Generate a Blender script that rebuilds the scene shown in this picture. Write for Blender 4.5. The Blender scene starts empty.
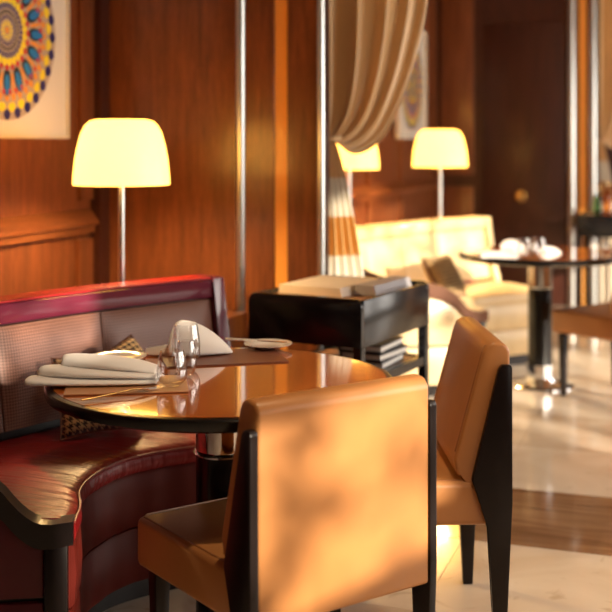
import bpy, bmesh, math, random
from mathutils import Vector, Matrix
random.seed(7)
SC = bpy.context.scene
COL = SC.collection
PI = math.pi

# ------------------------------------------------------------------ camera
# the room is axis aligned (u = x, v = y); the camera stands at the origin, turned 19.1 deg to the left
YAW = math.radians(19.1)
CA, SA = math.cos(YAW), math.sin(YAW)
F_PX, CAM_H, HORIZON = 1139.0, 1.35, 143.0
cam_d = bpy.data.cameras.new('camera')
cam = bpy.data.objects.new('camera', cam_d); COL.objects.link(cam)
cam.location = (0, 0, CAM_H); cam.rotation_euler = (PI/2, 0, YAW)
cam_d.sensor_width = 36.0; cam_d.lens = F_PX/612*36
cam_d.shift_y = -(306-HORIZON)/612
cam_d.dof.use_dof = True; cam_d.dof.focus_distance = 2.85; cam_d.dof.aperture_fstop = 67.0/25.5
cam_d.clip_start = 0.05
SC.camera = cam

def room(xc, yc):            # camera right / forward metres -> room x, y
    return (CA*xc - SA*yc, SA*xc + CA*yc)
def at_z(px, py, z):         # point seen at a pixel on a horizontal plane of height z
    yc = (CAM_H-z)*F_PX/(py-HORIZON); return room((px-306)/F_PX*yc, yc)
def at_d(px, yc):            # point seen at pixel column px, yc metres ahead
    return room((px-306)/F_PX*yc, yc)

# ------------------------------------------------------------------ world, sun, exposure
w = bpy.data.worlds.new('sky'); SC.world = w; w.use_nodes = True
bg = w.node_tree.nodes['Background']; bg.inputs[0].default_value = (0.95, 0.95, 1.0, 1); bg.inputs[1].default_value = 1.0
def light(name, kind, loc, energy, color, **kw):
    d = bpy.data.lights.new(name, kind); d.energy = energy; d.color = color
    for k, v in kw.items(): setattr(d, k, v)
    o = bpy.data.objects.new(name, d); COL.objects.link(o); o.location = loc; return o
SUN_DIR = Vector((-0.75, 0.50, -0.25)).normalized()
sun = light('sun', 'SUN', (6, -4, 5), 8.5, (1.0, 0.86, 0.66), angle=math.radians(0.7))
sun.rotation_euler = SUN_DIR.to_track_quat('-Z', 'Y').to_euler()
# daylight entering through the windows of the right wall
WX = 3.2                                     # inner face of the right wall
WINDOWS = [(-0.85, 0.42, 1.68, 2.75), (1.38, 1.85, 1.90, 2.75), (2.6, 4.9, 0.9, 2.75), (5.4, 7.4, 0.3, 2.25), (7.9, 9.6, 0.3, 2.25)]  # openings sized to aim sun patches; the narrow one added for the curtain
SUN_MASK = (2.20, 2.36, -0.05)                # unseen bar added across the near window to shade the table; above it only the part left of -0.05 is glazed
for k, (v0, v1, z0, z1) in enumerate(WINDOWS):
    if k == 0: z1 = SUN_MASK[0]
    o = light('window_daylight', 'AREA', (WX-0.03, (v0+v1)/2, (z0+z1)/2), 13*(v1-v0)*(z1-z0), (1.0, 0.90, 0.78), shape='RECTANGLE', size=v1-v0, size_y=z1-z0)
    o.rotation_euler = (PI/2, 0, PI/2)
SC.view_settings.view_transform = 'Standard'; SC.view_settings.look = 'None'
SC.view_settings.exposure = 0.34; SC.view_settings.gamma = 1.0; SC.view_settings.use_curve_mapping = False
SC.cycles.use_denoising = True
SC.cycles.max_bounces = 10; SC.cycles.transmission_bounces = 8; SC.cycles.transparent_max_bounces = 12
SC.cycles.caustics_reflective = False; SC.cycles.caustics_refractive = False
SC.cycles.sample_clamp_indirect = 6.0

# ------------------------------------------------------------------ materials
def new_mat(name):
    m = bpy.data.materials.new(name); m.use_nodes = True
    return m, m.node_tree, m.node_tree.nodes['Principled BSDF']
def setp(b, **kw):
    for k, v in kw.items():
        k = k.replace('_', ' ')
        if k in b.inputs: b.inputs[k].default_value = v
def c4(c): return (c[0], c[1], c[2], 1.0)
def plain(name, col, rough=0.5, metal=0.0, coat=0.0, noise=0.0, nscale=30.0, bump=0.0, spec=0.5, sheen=0.0, coat_rough=0.05):
    m, t, b = new_mat(name)
    setp(b, Base_Color=c4(col), Roughness=rough, Metallic=metal, Coat_Weight=coat, Coat_Roughness=coat_rough, Specular_IOR_Level=spec, Sheen_Weight=sheen)
    if noise or bump:
        tc = t.nodes.new('ShaderNodeTexCoord'); n = t.nodes.new('ShaderNodeTexNoise')
        n.inputs['Scale'].default_value = nscale; n.inputs['Detail'].default_value = 5
        t.links.new(tc.outputs['Object'], n.inputs['Vector'])
        if noise:
            r = t.nodes.new('ShaderNodeMix'); r.data_type = 'RGBA'
            r.inputs[6].default_value = c4([x*(1-noise) for x in col]); r.inputs[7].default_value = c4([min(1, x*(1+noise)) for x in col])
            t.links.new(n.outputs['Fac'], r.inputs[0]); t.links.new(r.outputs[2], b.inputs['Base Color'])
        if bump:
            bp = t.nodes.new('ShaderNodeBump'); bp.inputs['Strength'].default_value = bump; bp.inputs['Distance'].default_value = 0.002
            t.links.new(n.outputs['Fac'], bp.inputs['Height']); t.links.new(bp.outputs['Normal'], b.inputs['Normal'])
    return m
def wood(name, c0, c1, rough=0.3, coat=0.3, scale=(9, 9, 0.8), grain=4.0):
    m, t, b = new_mat(name); setp(b, Roughness=rough, Coat_Weight=coat, Coat_Roughness=0.12)
    tc = t.nodes.new('ShaderNodeTexCoord'); mp = t.nodes.new('ShaderNodeMapping'); mp.inputs['Scale'].default_value = scale
    n = t.nodes.new('ShaderNodeTexNoise'); n.inputs['Scale'].default_value = grain; n.inputs['Detail'].default_value = 8; n.inputs['Distortion'].default_value = 0.6
    n2 = t.nodes.new('ShaderNodeTexNoise'); n2.inputs['Scale'].default_value = grain*7; n2.inputs['Detail'].default_value = 3
    r = t.nodes.new('ShaderNodeValToRGB'); r.color_ramp.elements[0].position = 0.32; r.color_ramp.elements[1].position = 0.68
    r.color_ramp.elements[0].color = c4(c0); r.color_ramp.elements[1].color = c4(c1)
    mx = t.nodes.new('ShaderNodeMath'); mx.operation = 'MULTIPLY_ADD'; mx.inputs[1].default_value = 0.35
    t.links.new(tc.outputs['Object'], mp.inputs['Vector'])
    for q in (n, n2): t.links.new(mp.outputs['Vector'], q.inputs['Vector'])
    sc_ = t.nodes.new('ShaderNodeMath'); sc_.operation = 'MULTIPLY'; sc_.inputs[1].default_value = 0.65
    t.links.new(n.outputs['Fac'], sc_.inputs[0]); t.links.new(n2.outputs['Fac'], mx.inputs[0]); t.links.new(sc_.outputs[0], mx.inputs[2])
    t.links.new(mx.outputs[0], r.inputs['Fac']); t.links.new(r.outputs['Color'], b.inputs['Base Color'])
    return m
def glass(name, tint=(1, 1, 1), edge=0.62):
    """thin-walled blown glass: clear face-on, reflecting towards the rim"""
    m, t, b = new_mat(name); out = t.nodes['Material Output']; t.nodes.remove(b)
    tr = t.nodes.new('ShaderNodeBsdfTransparent'); tr.inputs[0].default_value = c4([0.97*x for x in tint])
    g = t.nodes.new('ShaderNodeBsdfGlossy'); g.inputs['Roughness'].default_value = 0.03
    lw = t.nodes.new('ShaderNodeLayerWeight'); lw.inputs[0].default_value = 0.35
    mp = t.nodes.new('ShaderNodeMapRange'); mp.inputs[3].default_value = 0.02; mp.inputs[4].default_value = edge
    mx = t.nodes.new('ShaderNodeMixShader')
    t.links.new(lw.outputs['Facing'], mp.inputs[0]); t.links.new(mp.outputs[0], mx.inputs[0])
    t.links.new(tr.outputs[0], mx.inputs[1]); t.links.new(g.outputs[0], mx.inputs[2]); t.links.new(mx.outputs[0], out.inputs['Surface'])
    return m
def pane_glass(name):
    m, t, b = new_mat(name); out = t.nodes['Material Output']; t.nodes.remove(b)
    tr = t.nodes.new('ShaderNodeBsdfTransparent'); g = t.nodes.new('ShaderNodeBsdfGlossy'); g.inputs['Roughness'].default_value = 0.02
    mx = t.nodes.new('ShaderNodeMixShader'); mx.inputs[0].default_value = 0.05
    t.links.new(tr.outputs[0], mx.inputs[1]); t.links.new(g.outputs[0], mx.inputs[2]); t.links.new(mx.outputs[0], out.inputs['Surface'])
    return m
def marble(name, c0, c1, vein, rough=0.12, scale=3.0, stretch=(1, 1, 1)):
    m, t, b = new_mat(name); setp(b, Roughness=rough, Coat_Weight=0.3, Coat_Roughness=0.06)
    ge = t.nodes.new('ShaderNodeNewGeometry'); mp = t.nodes.new('ShaderNodeMapping'); mp.inputs['Scale'].default_value = stretch
    n = t.nodes.new('ShaderNodeTexNoise'); n.inputs['Scale'].default_value = scale; n.inputs['Detail'].default_value = 9; n.inputs['Distortion'].default_value = 1.2
    v = t.nodes.new('ShaderNodeTexNoise'); v.inputs['Scale'].default_value = scale*3; v.inputs['Detail'].default_value = 6; v.inputs['Distortion'].default_value = 2.0
    r = t.nodes.new('ShaderNodeValToRGB'); e = r.color_ramp.elements; e[0].position = 0.35; e[1].position = 0.68; e[0].color = c4(c0); e[1].color = c4(c1)
    r2 = t.nodes.new('ShaderNodeValToRGB'); e = r2.color_ramp.elements; e[0].position = 0.62; e[1].position = 0.72; e[0].color = (0, 0, 0, 1); e[1].color = (0.6, 0.6, 0.6, 1)
    mx = t.nodes.new('ShaderNodeMix'); mx.data_type = 'RGBA'; mx.inputs[7].default_value = c4(vein)
    L = t.links.new
    L(ge.outputs['Position'], mp.inputs['Vector']); L(mp.outputs[0], n.inputs['Vector']); L(mp.outputs[0], v.inputs['Vector'])
    L(n.outputs['Fac'], r.inputs['Fac']); L(v.outputs['Fac'], r2.inputs['Fac']); L(r2.outputs['Color'], mx.inputs[0]); L(r.outputs['Color'], mx.inputs[6]); L(mx.outputs[2], b.inputs['Base Color'])
    return m
def leather(name, col, rough=0.35, var=0.18, coat=0.15, spec=0.5):
    return plain(name, col, rough=rough, noise=var, nscale=9.0, bump=0.12, coat=coat, coat_rough=0.25, spec=spec)
def woven(name, c0, c1, cell=0.0045):
    """fine basket-woven leather, laid out in metres along the UV map"""
    m, t, b = new_mat(name); setp(b, Roughness=0.42, Coat_Weight=0.1, Coat_Roughness=0.3)
    uv = t.nodes.new('ShaderNodeUVMap'); ch = t.nodes.new('ShaderNodeTexVoronoi'); ch.feature = 'F1'; ch.inputs['Randomness'].default_value = 0.0
    ch.inputs['Scale'].default_value = 1/cell
    r = t.nodes.new('ShaderNodeValToRGB'); e = r.color_ramp.elements; e[0].position = 0.25; e[1].position = 0.6; e[0].color = c4(c1); e[1].color = c4(c0)
    bp = t.nodes.new('ShaderNodeBump'); bp.inputs['Strength'].default_value = 0.5; bp.inputs['Distance'].default_value = 0.0015; bp.invert = True
    L = t.links.new
    L(uv.outputs[0], ch.inputs['Vector']); L(ch.outputs['Distance'], r.inputs['Fac']); L(r.outputs['Color'], b.inputs['Base Color'])
    L(ch.outputs['Distance'], bp.inputs['Height']); L(bp.outputs['Normal'], b.inputs['Normal'])
    return m
def houndstooth(name, light_c, dark_c, cell=0.022):
    m, t, b = new_mat(name); setp(b, Roughness=0.85, Sheen_Weight=0.2)
    uv = t.nodes.new('ShaderNodeUVMap'); sp = t.nodes.new('ShaderNodeSeparateXYZ'); L = t.links.new
    L(uv.outputs[0], sp.inputs[0])
    def mth(op, a, bb=None):
        n = t.nodes.new('ShaderNodeMath'); n.operation = op
        for i, q in enumerate((a, bb)):
            if q is None: continue
            if isinstance(q, (int, float)): n.inputs[i].default_value = q
            else: L(q, n.inputs[i])
        return n.outputs[0]
    x = mth('MULTIPLY', sp.outputs[0], 1/cell); y = mth('MULTIPLY', sp.outputs[1], 1/cell)
    a = mth('LESS_THAN', mth('FRACT', x), 0.5); bb = mth('LESS_THAN', mth('FRACT', y), 0.5)
    d = mth('LESS_THAN', mth('FRACT', mth('MULTIPLY', mth('ADD', x, y), 2.0)), 0.5)
    same = mth('COMPARE', a, bb); t.nodes[-1].inputs[2].default_value = 0.1
    diff = mth('SUBTRACT', 1.0, same)
    val = mth('ADD', mth('MULTIPLY', same, a), mth('MULTIPLY', diff, d))
    mx = t.nodes.new('ShaderNodeMix'); mx.data_type = 'RGBA'; mx.inputs[6].default_value = c4(light_c); mx.inputs[7].default_value = c4(dark_c)
    L(val, mx.inputs[0]); L(mx.outputs[2], b.inputs['Base Color'])
    return m
def lamp_glass(name, col, strength):
    m, t, b = new_mat(name); out = t.nodes['Material Output']
    setp(b, Base_Color=(0.95, 0.80, 0.45, 1), Roughness=0.25, Emission_Color=c4(col), Emission_Strength=strength)
    tr = t.nodes.new('ShaderNodeBsdfTranslucent'); tr.inputs[0].default_value = (1.0, 0.88, 0.62, 1)
    mx = t.nodes.new('ShaderNodeMixShader'); mx.inputs[0].default_value = 0.55
    t.links.new(b.outputs[0], mx.inputs[1]); t.links.new(tr.outputs[0], mx.inputs[2]); t.links.new(mx.outputs[0], out.inputs['Surface'])
    return m
def emit(name, col, s):
    m, t, b = new_mat(name); setp(b, Base_Color=c4(col), Emission_Color=c4(col), Emission_Strength=s); return m

M = {}
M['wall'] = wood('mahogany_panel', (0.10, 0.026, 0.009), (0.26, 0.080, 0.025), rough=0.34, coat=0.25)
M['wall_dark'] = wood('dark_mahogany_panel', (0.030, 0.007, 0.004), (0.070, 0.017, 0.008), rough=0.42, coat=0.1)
M['moulding'] = wood('mahogany_moulding', (0.12, 0.034, 0.012), (0.26, 0.085, 0.028), rough=0.28, coat=0.4, scale=(8, 0.8, 8))
M['orange'] = plain('lit_wood_strip', (1.0, 0.42, 0.085), rough=0.35, coat=0.3, noise=0.08, nscale=6)  # bright orange puts the light on a wood edge into its colour
M['steel'] = plain('polished_steel', (0.70, 0.72, 0.70), rough=0.28, metal=1.0)
M['chrome'] = plain('chrome', (0.86, 0.86, 0.87), rough=0.06, metal=1.0)
M['lacquer'] = plain('black_lacquer', (0.006, 0.0055, 0.006), rough=0.2, spec=0.4)
M['ebony'] = plain('ebony_wood', (0.010, 0.006, 0.006), rough=0.3, spec=0.3, noise=0.3, nscale=20)
M['ceiling'] = plain('ceiling_plaster', (0.30, 0.22, 0.16), rough=0.9)
M['wall_plaster'] = plain('beige_plaster', (0.36, 0.26, 0.18), rough=0.8)
M['stone'] = marble('cream_limestone', (0.66, 0.54, 0.42), (0.80, 0.71, 0.60), (0.50, 0.37, 0.25), rough=0.14, scale=1.8)
M['stone_tan'] = marble('tan_limestone', (0.56, 0.43, 0.31), (0.70, 0.58, 0.46), (0.42, 0.29, 0.18), rough=0.14, scale=1.8)
M['stone_brown'] = marble('brown_banded_marble', (0.20, 0.098, 0.045), (0.34, 0.19, 0.10), (0.42, 0.26, 0.14), rough=0.12, scale=1.6, stretch=(1.0, 7.0, 1))
M['screed'] = plain('grout', (0.20, 0.14, 0.09), rough=0.9)
M['tan'] = leather('tan_leather', (0.49, 0.208, 0.066), rough=0.36, var=0.12)
M['tan_pipe'] = leather('tan_leather_piping', (0.34, 0.13, 0.04), rough=0.4)
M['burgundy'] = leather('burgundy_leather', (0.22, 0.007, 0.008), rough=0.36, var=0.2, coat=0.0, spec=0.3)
def wrinkle(m, strength, scale, rot):
    t = m.node_tree; b = t.nodes['Principled BSDF']; tc = t.nodes.new('ShaderNodeTexCoord'); mp = t.nodes.new('ShaderNodeMapping')
    mp.inputs['Scale'].default_value = scale; mp.inputs['Rotation'].default_value = (0, 0, rot)
    n = t.nodes.new('ShaderNodeTexNoise'); n.inputs['Scale'].default_value = 1.0; n.inputs['Detail'].default_value = 3
    bp = t.nodes.new('ShaderNodeBump'); bp.inputs['Strength'].default_value = strength; bp.inputs['Distance'].default_value = 0.012
    t.links.new(tc.outputs['Object'], mp.inputs['Vector']); t.links.new(mp.outputs[0], n.inputs['Vector']); t.links.new(n.outputs['Fac'], bp.inputs['Height']); t.links.new(bp.outputs['Normal'], b.inputs['Normal'])
wrinkle(M['burgundy'], 0.7, (5, 42, 5), -YAW)
M['burgundy_shaded'] = leather('shaded_burgundy_leather', (0.105, 0.010, 0.006), rough=0.5, coat=0.0, spec=0.2)  # seat leather again, with the shade of the front put into its colour
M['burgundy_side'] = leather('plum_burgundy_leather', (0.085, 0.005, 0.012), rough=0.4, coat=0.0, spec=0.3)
M['plum'] = plain('plum_lacquer', (0.16, 0.020, 0.045), rough=0.14, coat=0.6)
M['red_edge'] = plain('red_lacquer_edge', (0.42, 0.014, 0.016), rough=0.25, coat=0.3)
M['brown_weave'] = woven('brown_woven_leather', (0.11, 0.036, 0.022), (0.34, 0.16, 0.11), cell=0.0095)
M['pipe'] = leather('burgundy_piping', (0.26, 0.05, 0.04), rough=0.35)
M['seam'] = plain('dark_seam', (0.010, 0.004, 0.004), rough=0.6)
M['cream_leather'] = leather('cream_leather', (0.80, 0.62, 0.36), rough=0.38, var=0.1)
M['cream_weave'] = woven('cream_woven_leather', (0.74, 0.54, 0.27), (0.86, 0.68, 0.38), cell=0.006)
M['gold_rail'] = plain('honey_lacquer', (0.82, 0.62, 0.32), rough=0.25, coat=0.4)
M['cognac'] = leather('cognac_leather', (0.40, 0.115, 0.025), rough=0.4)
M['walnut'] = plain('walnut_wood', (0.16, 0.065, 0.035), rough=0.35)
M['veneer'] = wood('polished_amber_veneer', (0.40, 0.095, 0.017), (0.64, 0.19, 0.036), rough=0.10, coat=1.0, scale=(2.0, 9, 9))
M['veneer'].node_tree.nodes['Principled BSDF'].inputs['Coat Roughness'].default_value = 0.03
M['linen'] = plain('white_linen', (0.90, 0.87, 0.84), rough=0.85, sheen=0.2, bump=0.25, nscale=220)
M['porcelain'] = plain('white_porcelain', (0.84, 0.82, 0.78), rough=0.12, coat=0.4)
M['mat_tan'] = leather('tan_placemat_leather', (0.52, 0.25, 0.11), rough=0.4)
M['mat_brown'] = leather('brown_placemat_leather', (0.17, 0.055, 0.030), rough=0.45)
M['glass'] = glass('clear_glass')
M['pane'] = pane_glass('window_pane_glass')
M['hound'] = houndstooth('houndstooth_cloth', (0.66, 0.44, 0.20), (0.035, 0.016, 0.010))
M['silk'] = plain('champagne_silk', (0.66, 0.42, 0.19), rough=0.36, sheen=0.5, noise=0.12, nscale=4)
M['silk_gold'] = plain('gold_silk', (0.58, 0.32, 0.09), rough=0.42, sheen=0.4)
M['silk_sunlit'] = plain('sunlit_silk', (0.74, 0.68, 0.58), rough=0.45, sheen=0.4)  # white sun patches of the curtain tail, painted as silk colour
M['shade'] = lamp_glass('lamp_glass', (1.0, 0.56, 0.11), 4.2)
M['bulb'] = emit('warm_bulb', (1.0, 0.75, 0.40), 6.0)
M['fill_lamp'] = emit('fill_lens', (1.0, 0.82, 0.58), 14.0)
M['mount'] = plain('white_picture_mount', (0.82, 0.78, 0.70), rough=0.25, coat=0.5)
M['frame_white'] = plain('cream_picture_frame', (0.72, 0.64, 0.52), rough=0.35)
for nm, c in dict(ink_blue=(0.02, 0.20, 0.52), ink_navy=(0.025, 0.02, 0.14), ink_yellow=(0.86, 0.68, 0.03), ink_orange=(0.78, 0.30, 0.035), ink_red=(0.55, 0.03, 0.03), ink_black=(0.02, 0.02, 0.02), ink_stone=(0.46, 0.36, 0.28)).items():
    M[nm] = plain(nm, c, rough=0.35)
M['paper'] = plain('cream_paper', (0.82, 0.72, 0.60), rough=0.7)
M['paper_grey'] = plain('grey_paper', (0.46, 0.44, 0.46), rough=0.6)
M['cover_black'] = plain('black_book_cover', (0.015, 0.014, 0.018), rough=0.4)
M['pages'] = plain('white_pages', (0.82, 0.80, 0.76), rough=0.8)
M['brass'] = plain('brass', (0.80, 0.62, 0.32), rough=0.2, metal=1.0)
M['green_glass'] = glass('green_bottle_glass', (0.25, 0.45, 0.22))
M['amber_glass'] = glass('amber_bottle_glass', (0.85, 0.50, 0.15))
M['red_label'] = plain('red_tin', (0.50, 0.04, 0.06), rough=0.35)
M['leaf'] = plain('green_leaf', (0.06, 0.13, 0.03), rough=0.5)
M['bark'] = plain('bark', (0.10, 0.07, 0.05), rough=0.9, noise=0.3)
M['bronze'] = plain('bronze_window_frame', (0.10, 0.07, 0.05), rough=0.4, metal=0.6)

# ------------------------------------------------------------------ mesh helpers
def link(name, me, mat, parent=None, loc=None):
    o = bpy.data.objects.new(name, me); COL.objects.link(o)
    if mat is not None:
        for q in (mat if isinstance(mat, (list, tuple)) else [mat]): me.materials.append(M[q])
    if parent is not None: o.parent = parent
    if loc is not None: o.location = loc
    return o
def finish(bm, name, mat, parent=None, loc=None, smooth=40):
    bmesh.ops.recalc_face_normals(bm, faces=bm.faces)
    me = bpy.data.meshes.new(name); bm.to_mesh(me); bm.free()
    if smooth is not None:
        for p in me.polygons: p.use_smooth = True
        me.set_sharp_from_angle(angle=math.radians(smooth))
    return link(name, me, mat, parent, loc)
def add_box(bm, lo, hi, mi=0):
    vs = [bm.verts.new((x, y, z)) for z in (lo[2], hi[2]) for y in (lo[1], hi[1]) for x in (lo[0], hi[0])]
    for f in ((0, 2, 3, 1), (4, 5, 7, 6), (0, 1, 5, 4), (2, 6, 7, 3), (0, 4, 6, 2), (1, 3, 7, 5)):
        q = bm.faces.new([vs[i] for i in f]); q.material_index = mi
    return vs
def bevel_all(bm, w, seg=3):
    bmesh.ops.bevel(bm, geom=list(bm.edges), offset=w, segments=seg, profile=0.5, affect='EDGES', clamp_overlap=True)
def box(name, lo, hi, mat, parent=None, bevel=0.0, seg=3, loc=None):
    bm = bmesh.new(); add_box(bm, lo, hi)
    if bevel: bevel_all(bm, bevel, seg)
    return finish(bm, name, mat, parent, loc)
def prism(name, pts, axis, a0, a1, mat, parent=None, bevel=0.0, seg=2):
    """closed outline extruded along an axis; pts are the two other coordinates in order"""
    bm = bmesh.new()
    def P(p, a):
        return {'x': (a, p[0], p[1]), 'y': (p[0], a, p[1]), 'z': (p[0], p[1], a)}[axis]
    A = [bm.verts.new(P(p, a0)) for p in pts]; B = [bm.verts.new(P(p, a1)) for p in pts]
    bm.faces.new(A); bm.faces.new(B[::-1]); n = len(pts)
    for i in range(n): bm.faces.new((A[i], A[(i+1) % n], B[(i+1) % n], B[i]))
    if bevel: bevel_all(bm, bevel, seg)
    return finish(bm, name, mat, parent)
def lathe(name, prof, mat, parent=None, loc=None, n=40, smooth=40):
    bm = bmesh.new(); rings = []
    for r, z in prof:
        rings.append([bm.verts.new((0, 0, z))] if r < 1e-6 else [bm.verts.new((r*math.cos(2*PI*k/n), r*math.sin(2*PI*k/n), z)) for k in range(n)])
    for a, b in zip(rings, rings[1:]):
        for k in range(n):
            k2 = (k+1) % n
            if len(a) == 1 and len(b) == 1: continue
            if len(a) == 1: bm.faces.new((a[0], b[k], b[k2]))
            elif len(b) == 1: bm.faces.new((a[k], b[0], a[k2]))
            else: bm.faces.new((a[k], b[k], b[k2], a[k2]))
    return finish(bm, name, mat, parent, loc, smooth)
def tube(name, pts, r, mat, parent=None, n=10, closed=False):
    bm = bmesh.new(); rings = []; N = len(pts); pts = [Vector(p) for p in pts]
    for i, p in enumerate(pts):
        a = pts[(i-1) % N] if (closed or i > 0) else p; b = pts[(i+1) % N] if (closed or i < N-1) else p
        t = (b-a).normalized(); up = Vector((0, 0, 1)) if abs(t.z) < 0.9 else Vector((1, 0, 0))
        s = t.cross(up).normalized(); q = s.cross(t)
        rr = r[i] if isinstance(r, (list, tuple)) else r
        rings.append([bm.verts.new(p + (s*math.cos(2*PI*k/n) + q*math.sin(2*PI*k/n))*rr) for k in range(n)])
    for i in range(N if closed else N-1):
        a, b = rings[i], rings[(i+1) % N]
        for k in range(n): bm.faces.new((a[k], a[(k+1) % n], b[(k+1) % n], b[k]))
    if not closed: bm.faces.new(rings[0][::-1]); bm.faces.new(rings[-1])
    return finish(bm, name, mat, parent)
def sections(name, secs, mat, parent=None, cap=True, smooth=50, uvs=None):
    """loft closed loops (equal vertex counts) into a solid"""
    bm = bmesh.new(); R = [[bm.verts.new(p) for p in s] for s in secs]; n = len(secs[0])
    lay = bm.loops.layers.uv.new('UVMap') if uvs else None
    for i in range(len(R)-1):
        for k in range(n):
            k2 = (k+1) % n
            f = bm.faces.new((R[i][k], R[i][k2], R[i+1][k2], R[i+1][k]))
            if uvs:
                for lp, (a, b) in zip(f.loops, ((i, k), (i, k+1), (i+1, k+1), (i+1, k))):
                    lp[lay].uv = uvs(a, b)
    if cap:
        bm.faces.new(R[0][::-1]); bm.faces.new(R[-1])
    return finish(bm, name, mat, parent, smooth=smooth)
def empty(name, loc, rz=0.0):
    o = bpy.data.objects.new(name, None); COL.objects.link(o); o.location = loc; o.rotation_euler = (0, 0, rz); o.empty_display_size = 0.1; return o
def tag(o, label, cat, group=None):
    o['label'] = label; o['category'] = cat
    if group: o['group'] = group
    return o
def struct(o, label=None, cat=None):
    o['kind'] = 'structure'
    if label: o['label'] = label
    if cat: o['category'] = cat
    return o
def copy_tree(o, parent=None):
    c = o.copy(); COL.objects.link(c); c.parent = parent
    for ch in list(o.children): copy_tree(ch, c)
    return c
def catmull(pts, n):
    P = [Vector(p) for p in pts]; P = [2*P[0]-P[1]] + P + [2*P[-1]-P[-2]]; out = []
    m = len(P)-3
    for i in range(n+1):
        t = i/n*m; k = min(int(t), m-1); t -= k
        a, b, c, d = P[k:k+4]
        out.append(0.5*((2*b) + (c-a)*t + (2*a-5*b+4*c-d)*t*t + (3*b-a-3*c+d)*t**3))
    return out

# ------------------------------------------------------------------ the room
H = 3.0
PV, PV2 = 4.56, 9.60              # fronts of the two cross walls
def u_at(px, v):                  # x where a pixel column meets the plane y = v
    k = (px-306)/F_PX; yc = v/(CA+SA*k); return (CA*k-SA)*yc
WL, WL2 = u_at(100, PV), -2.15    # left wall in the near and the far alcove
U0, U1, V0, V1 = -2.9, WX, -2.6, 12.5
floor = struct(box('floor', (U0, V0, -0.08), (U1+0.2, V1, -0.012), 'screed'), 'polished cream stone floor with a brown marble band', 'floor')
ROW, TL = 0.632, 0.90
tile_me = {}
def tile_mesh(w_, d_, key):
    if key not in tile_me:
        bm = bmesh.new(); g = 0.0008; add_box(bm, (g, g, -0.0118), (w_-g, d_-g, 0.0))
        me = bpy.data.meshes.new('tile'); bmesh.ops.recalc_face_normals(bm, faces=bm.faces); bm.to_mesh(me); bm.free(); me.materials.append(M[key]); tile_me[key] = me
    return tile_me[key]
r0 = int(math.floor((V0-3.844)/ROW))
for r in range(r0+1, int((V1-3.844)/ROW)):
    v = 3.844 + r*ROW
    key = 'stone_brown' if r % 8 == 0 else ('stone_tan' if r % 8 in (2, 6) else 'stone')
    for c in range(int((U1-WL)/TL)+1):
        u = WL + c*TL
        if u+TL > U1+0.2: continue
        link('tile', tile_mesh(TL, ROW, key), None, floor, (u, v, 0.0))
struct(box('ceiling', (U0, V0, H), (U1+0.2, V1, H+0.1), 'ceiling'), 'plain plaster ceiling', 'ceiling')
struct(box('wall_left', (WL-0.2, V0, 0), (WL, PV, H), 'wall'), 'mahogany wall of the near alcove', 'wall')
struct(box('wall_left_far', (WL2-0.2, PV+0.30, 0), (WL2, PV2, H), 'wall'), 'mahogany wall of the far alcove', 'wall')
struct(box('wall_end', (U0, V1, 0), (U1+0.2, V1+0.2, H), 'wall_dark'), 'dark end wall', 'wall')

# mouldings of the near alcove wall
def trim(name, pts, a0, a1, mat='moulding', axis='y', parent=None, label=None):
    o = prism(name, pts, axis, a0, a1, mat, parent)
    if parent is None: struct(o, label, 'trim')
    return o
trim('trim_1', [(WL, 0.955), (WL+0.030, 0.955), (WL+0.034, 0.985), (WL+0.05, 0.99), (WL+0.052, 1.005), (WL+0.012, 1.055), (WL, 1.06)], V0, PV-0.10, label='mahogany chair rail on the alcove wall')
trim('trim_2', [(WL, 1.10), (WL+0.018, 1.10), (WL+0.018, 2.94), (WL, 2.94)], PV-0.20, PV-0.085, mat='wall', label='mahogany stile beside the picture')
trim('trim_3', [(WL, 0.0), (WL+0.05, 0.0), (WL+0.05, 2.98), (WL, 2.98)], PV-0.085, PV-0.001, mat='wall_dark', label='dark corner post of the alcove')
trim('trim_4', [(WL, 0.0), (WL+0.025, 0.0), (WL+0.025, 0.93), (WL, 0.93)], PV-0.22, PV-0.10, mat='wall', label='stile below the chair rail')
trim('trim_5', [(WL2, 0.955), (WL2+0.030, 0.955), (WL2+0.034, 0.985), (WL2+0.05, 0.99), (WL2+0.052, 1.005), (WL2+0.012, 1.055), (WL2, 1.06)], PV+0.32, PV2, label='chair rail of the far alcove')
for k, (vv, wd) in enumerate(((6.3, 0.09), (7.45, 0.09), (8.35, 0.09), (9.45, 0.12))):
    trim('trim_%d' % (6+k), [(WL2, 0.0), (WL2+0.022, 0.0), (WL2+0.022, 2.94), (WL2, 2.94)], vv, vv+wd, mat='moulding' if k < 3 else 'wall', label='vertical stile on the far alcove wall')

# cross walls with their pilasters: steel rod, panel, copper strip, panel, steel rod
def cross_wall(name, ul, v, pxs, depth, label, mat='wall'):
    a, b, c, d, e, f = [u_at(p, v) for p in pxs]
    o = struct(box(name, (ul, v, 0), (a-0.001, v+depth, H), mat), label, 'wall')
    p = struct(box(name+'_pilaster', (a, v+0.012, 0), (f, v+0.06, H), 'wall_dark'), label + ', pilaster core', 'wall')
    box('pilaster_panel', (b, v-0.010, 0), (c, v+0.012, H), 'wall', p, 0.002, 1)
    box('lit_wood_strip', (c, v-0.002, 0), (d, v+0.012, H), 'orange', p)
    box('pilaster_panel', (d, v-0.010, 0), (e, v+0.012, H), 'wall', p, 0.002, 1)
    for q0, q1 in ((a, b), (e, f)):
        r = (q1-q0)/2
        tube('steel_rod', [((q0+q1)/2, v-r*0.4, 0.0), ((q0+q1)/2, v-r*0.4, H)], r, 'steel', p, 20)
    return o
cross_wall('wall_cross', WL-0.05, PV, (237, 246, 275, 288, 318, 325), 0.30, 'mahogany cross wall behind the near lamp')
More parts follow.
